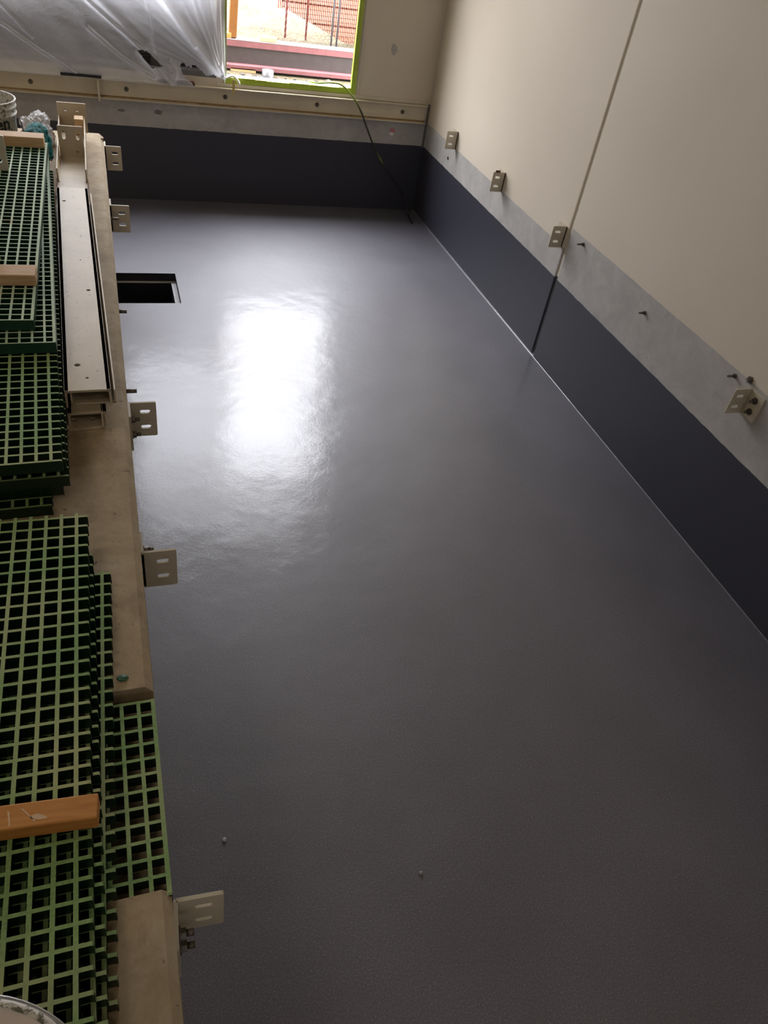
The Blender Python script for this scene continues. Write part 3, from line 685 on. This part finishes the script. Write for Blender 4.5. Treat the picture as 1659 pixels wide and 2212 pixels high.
def inside(pt, poly):
    x, z = pt; c_ = False
    for i in range(len(poly)):
        (x1_, z1_), (x2_, z2_) = poly[i], poly[i - 1]
        if (z1_ > z) != (z2_ > z) and x < (x2_ - x1_) * (z - z1_) / (z2_ - z1_) + x1_: c_ = not c_
    return c_
def sd(px, pz, a_, b_):
    ax, az = a_; bx, bz = b_; dx, dz = bx - ax, bz - az
    t = max(0, min(1, ((px - ax) * dx + (pz - az) * dz) / (dx * dx + dz * dz)))
    ex, ez = px - ax - t * dx, pz - az - t * dz; return math.hypot(ex, ez), t
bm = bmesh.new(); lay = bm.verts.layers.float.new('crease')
xs = []; x = -4.45
while x < -3.45: xs.append(x); x += .05
while x < -1.806: xs.append(x); x += .0065
xs.append(-1.806)
zs = []; z = .918
while z < 1.75: zs.append(z); z += .0065
while z < 3.42: zs.append(z); z += .06
rows = []
for z in zs:
    row = []
    for x in xs:
        y = 0; cse = 0
        for pts, wd, amp, cz in ridges:
            best = 9; 
            for q in range(len(pts) - 1):
                dd, t = sd(x, z, pts[q], pts[q + 1]); best = min(best, dd)
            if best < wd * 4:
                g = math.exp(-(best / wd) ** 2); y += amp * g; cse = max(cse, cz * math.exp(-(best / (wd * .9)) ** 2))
        fan = math.atan2(z - .98, x + 1.80)        # fine pleats fanning from the tape corner
        rr = math.hypot(z - .98, x + 1.8)
        pl = noise.noise(Vector((fan * 26, rr * 1.2, 0)))
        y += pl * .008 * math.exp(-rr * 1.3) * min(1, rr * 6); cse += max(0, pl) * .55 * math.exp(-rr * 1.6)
        y += noise.noise(Vector((x * 2, z * 2, 5))) * .03 * min(1, (z - .9) * 2) + noise.noise(Vector((x * 9 + z * 7, z * 3, 2))) * .006
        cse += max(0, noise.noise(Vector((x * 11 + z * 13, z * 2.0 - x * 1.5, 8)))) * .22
        zz = z
        if z < .93: y += .012
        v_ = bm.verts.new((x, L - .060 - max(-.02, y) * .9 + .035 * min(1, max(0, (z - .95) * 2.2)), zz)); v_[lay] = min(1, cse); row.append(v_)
    rows.append(row)
for i in range(len(zs) - 1):
    for j in range(len(xs) - 1):
        c_ = ((xs[j] + xs[j + 1]) / 2, (zs[i] + zs[i + 1]) / 2)
        if any(inside(c_, h) for h in holes): continue
        bm.faces.new((rows[i][j], rows[i][j + 1], rows[i + 1][j + 1], rows[i + 1][j])).smooth = True
bmesh.ops.delete(bm, geom=[v_ for v_ in bm.verts if not v_.link_faces], context='VERTS')
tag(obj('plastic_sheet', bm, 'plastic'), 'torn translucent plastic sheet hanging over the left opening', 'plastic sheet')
# gathered tail of sheet at the tape corner, and the yellow tape end
bm = bmesh.new()
tube(bm, [cr([(-1.83, L - .07, 1.03), (-1.80, L - .03, 1.00), (-1.74, L - .02, 1.015), (-1.70, L - .03, .985), (-1.69, L - .04, .965)], i / 12) for i in range(13)], .008, 6)
tag(obj('sheet_scrap', bm, plain('white_scrap', (.8, .8, .8), .3)), 'white twisted scrap of sheet on the taped window corner', 'plastic scrap')
bm = bmesh.new(); prism(bm, [(-1.752, 1.0), (-1.728, .998), (-1.733, .905), (-1.747, .878), (-1.75, .92)], L - .064, L - .0625)
tag(obj('tape_end', bm, 'tape_y'), 'pale yellow tape end dangling below the window corner', 'tape')

# ------------------------------------------------------------------ outside
bm = bmesh.new(); g = 60; V = []
for i in range(g + 1):
    row = []
    for j in range(g + 1):
        x = -12 + 24 * j / g; y = L + .22 + 20 * (i / g) ** 1.6
        zz = .70 + noise.noise(Vector((x * 1.3, y * 1.3, 0))) * .03 + (noise.noise(Vector((x * 6, y * 6, 3))) * .02 if y < 8.6 else 0)
        if y > 8.9: zz -= min(.06, (y - 8.9) * .1)
        row.append(bm.verts.new((x, y, zz)))
    V.append(row)
for A, B in zip(V, V[1:]):
    for i in range(g): bm.faces.new((A[i], A[i + 1], B[i + 1], B[i])).smooth = True
struct(obj('floor_outside', bm, 'gravel'), 'pale stony ground outside the window')
# loose stones just outside
random.seed(11)
st = bmesh.new()
for k in range(260):
    x = random.uniform(-1.75, -.55); y = random.uniform(7.75, 8.40); r = random.uniform(.008, .022) if k % 30 else .04
    if math.hypot(x + 1.165, y - 8.42) < .085: continue
    q = bmesh.ops.create_icosphere(st, subdivisions=1, radius=r, matrix=Matrix.Translation((x, y, .705 + r * .3)) @ Matrix.Diagonal((1, random.uniform(.6, 1.2), .7, 1)))
tag(obj('gravel', st, plain('stone', (.07, .058, .044), .9, 0, .35, 20)), 'loose pale stones on the ground just outside the window', 'gravel', kind='stuff')
rb_ = empty('red_beam', (0, 8.6, .73)); tag(rb_, 'long red-flanged steel beam lying outside the window', 'steel beam')
bm = bmesh.new(); box(bm, -6, 3, -.10, .12, .000, .034); obj('lower_flange', bm, 'red', rb_)
bm = bmesh.new(); box(bm, -6, 3, .0, .02, .032, .180); obj('web', bm, 'web', rb_)
bm = bmesh.new(); box(bm, -6, 3, -.015, .17, .180, .232); obj('upper_flange', bm, ['red'], rb_)
bm = bmesh.new(); box(bm, -6, 3, -.0155, .17, .2325, .236); obj('glare_top', bm, plain('pale_glare', (.13, .12, .115), .8), rb_)  # pale cap paints sky glare onto the upper flange
bm = bmesh.new(); box(bm, -1.52, -1.27, 8.50, 8.56, .70, .742); tag(obj('timber_skid', bm, 'wood', bev=.003), 'pale timber under the red beam at the left of the window', 'wood block')
bm = bmesh.new(); cyl(bm, (-1.165, 8.42, .62), (-1.165, 8.42, .765), .058, seg=24); tag(obj('pipe_stub', bm, 'galv'), 'short shiny pipe stub in the gravel below the red beam', 'pipe')
bm = bmesh.new(); box(bm, -1.215, -1.045, 8.63, 8.70, .9665, 1.004); tag(obj('timber_piece', bm, 'wood', bev=.003), 'small timber piece on top of the red beam', 'wood block')
bm = bmesh.new(); box(bm, -1.62, -1.50, 8.62, 8.70, .9665, 1.01); tag(obj('timber_piece', bm, 'wood_orange', bev=.003), 'timber end on the red beam at the foot of the orange prop', 'wood block')
bm = bmesh.new(); T = Matrix.Translation((-1.485, 8.66, .9665)) @ Matrix.Rotation(d(3), 4, 'Y') @ Matrix.Rotation(d(-4), 4, 'X')
box(bm, -.038, .038, -.03, .03, .004, 1.9, T=T); tag(obj('orange_prop', bm, 'orange_post', bev=.004), 'leaning orange timber prop rising from the red beam', 'post')
# chain-link fence
fe = empty('chain_link_fence', (0, 10.5, .62)); tag(fe, 'chain link fence on paired grey posts beyond the red beam', 'fence')
bm = bmesh.new(); pitch = .056; r = .0042; Hh = 1.6
def flat(bm, a_, b_, w_):
    a_, b_ = Vector(a_), Vector(b_); dv = (b_ - a_).normalized(); u = Vector((0, 1, 0)); s_ = dv.cross(u) * w_
    q = [a_ - s_, b_ - s_, b_ + s_, a_ + s_]
    A = [bm.verts.new(k - u * w_) for k in q]; B = [bm.verts.new(k + u * w_) for k in q]
    for i in range(4): bm.faces.new((A[i], A[(i + 1) % 4], B[(i + 1) % 4], B[i]))
x = -4.6
while x < 1.6:
    flat(bm, (x, 0, 0), (x + Hh * .8, 0, Hh), r); flat(bm, (x + Hh * .8, .004, 0), (x, .004, Hh), r); x += pitch
mesh_ = obj('mesh', bm, 'wire', fe)
for px in (-.003, .066):
    bm = bmesh.new(); cyl(bm, (0, 0, 0), (0, 0, 1.7), .011, seg=12); obj('post', bm, plain('white_post', (.16, .16, .18), .4, .2), fe, (px, -.03, 0))
for px in (-3.0, ):
    bm = bmesh.new(); cyl(bm, (0, 0, 0), (0, 0, 1.7), .02, seg=12); obj('post', bm, 'galv', fe, (px, -.03, 0))
# orange barrier mesh behind, with stakes
ob = empty('orange_barrier', (0, 10.9, .60)); tag(ob, 'orange plastic barrier netting on stakes behind the chain link fence', 'barrier')
bm = bmesh.new()
def netz(x): return .34 - .30 * max(0, min(1, (x + .5) / .8))
x = -.60
while x < 1.8:
    zt = 1.2; box(bm, x, x + .012, -.002, .002, netz(x), zt); x += .024
z = .06
while z < 1.2:
    xs0 = -.55 if z > .34 else -.5 + (.34 - z) / .30 * .8
    box(bm, xs0, 1.8, -.002, .002, z, z + (.006 if int(z / .05) % 4 else .020)); z += .05
obj('netting', bm, 'snow', ob)
for px in (-.50, -.235):
    bm = bmesh.new(); cyl(bm, (px, -.03, 0), (px + .02, -.03, 1.3), .013, seg=10); obj('stake', bm, plain('red_stake', (.30, .08, .07), .7), ob)
# dry brush tufts on the ground behind the fence
bm = bmesh.new(); rnd = random.Random(9)
for k in range(260):
    cx, cy = rnd.uniform(-2.2, .4), rnd.uniform(11.05, 12.6); a_ = rnd.uniform(0, 6.28); ln = rnd.uniform(.03, .12)
    flat(bm, (cx, cy, .64), (cx + math.cos(a_) * ln, cy + math.sin(a_) * ln * .3, .64 + rnd.uniform(.0, .05)), .004)
tag(obj('dry_brush', bm, plain('dry_stalk', (.11, .06, .03), .9)), 'scattered dry stalks on the ground beyond the fence', 'brush', kind='stuff')

# small debris
GB = 'specks of debris'
for (x, y, lab_, c_) in ((-2.596, 1.155, 'tiny pale pebble on the pit floor beside the inset grating', (.5, .5, .5)), (-1.986, .899, 'tiny dark chip near the middle of the lower pit floor', (.25, .24, .25))):
    bm = bmesh.new(); bmesh.ops.create_icosphere(bm, subdivisions=2, radius=.007)
    for v_ in bm.verts: v_.co *= 1 + .3 * noise.noise(v_.co * 300); v_.co.z *= .7
    tag(obj('pebble', bm, plain('pebble', c_, .4), None, (x, y, .004)), lab_, 'pebble', GB)
bm = bmesh.new(); bmesh.ops.create_icosphere(bm, subdivisions=2, radius=.010)
for v_ in bm.verts: v_.co.x *= 1.3; v_.co *= 1 + .4 * noise.noise(v_.co * 200); v_.co.z *= .5
tag(obj('green_chip', bm, plain('green_chip', (.02, .10, .05), .5), None, (-2.842, 1.175, PZ + .004)), 'small green resin chip on the platform by the recess', 'chip', GB)
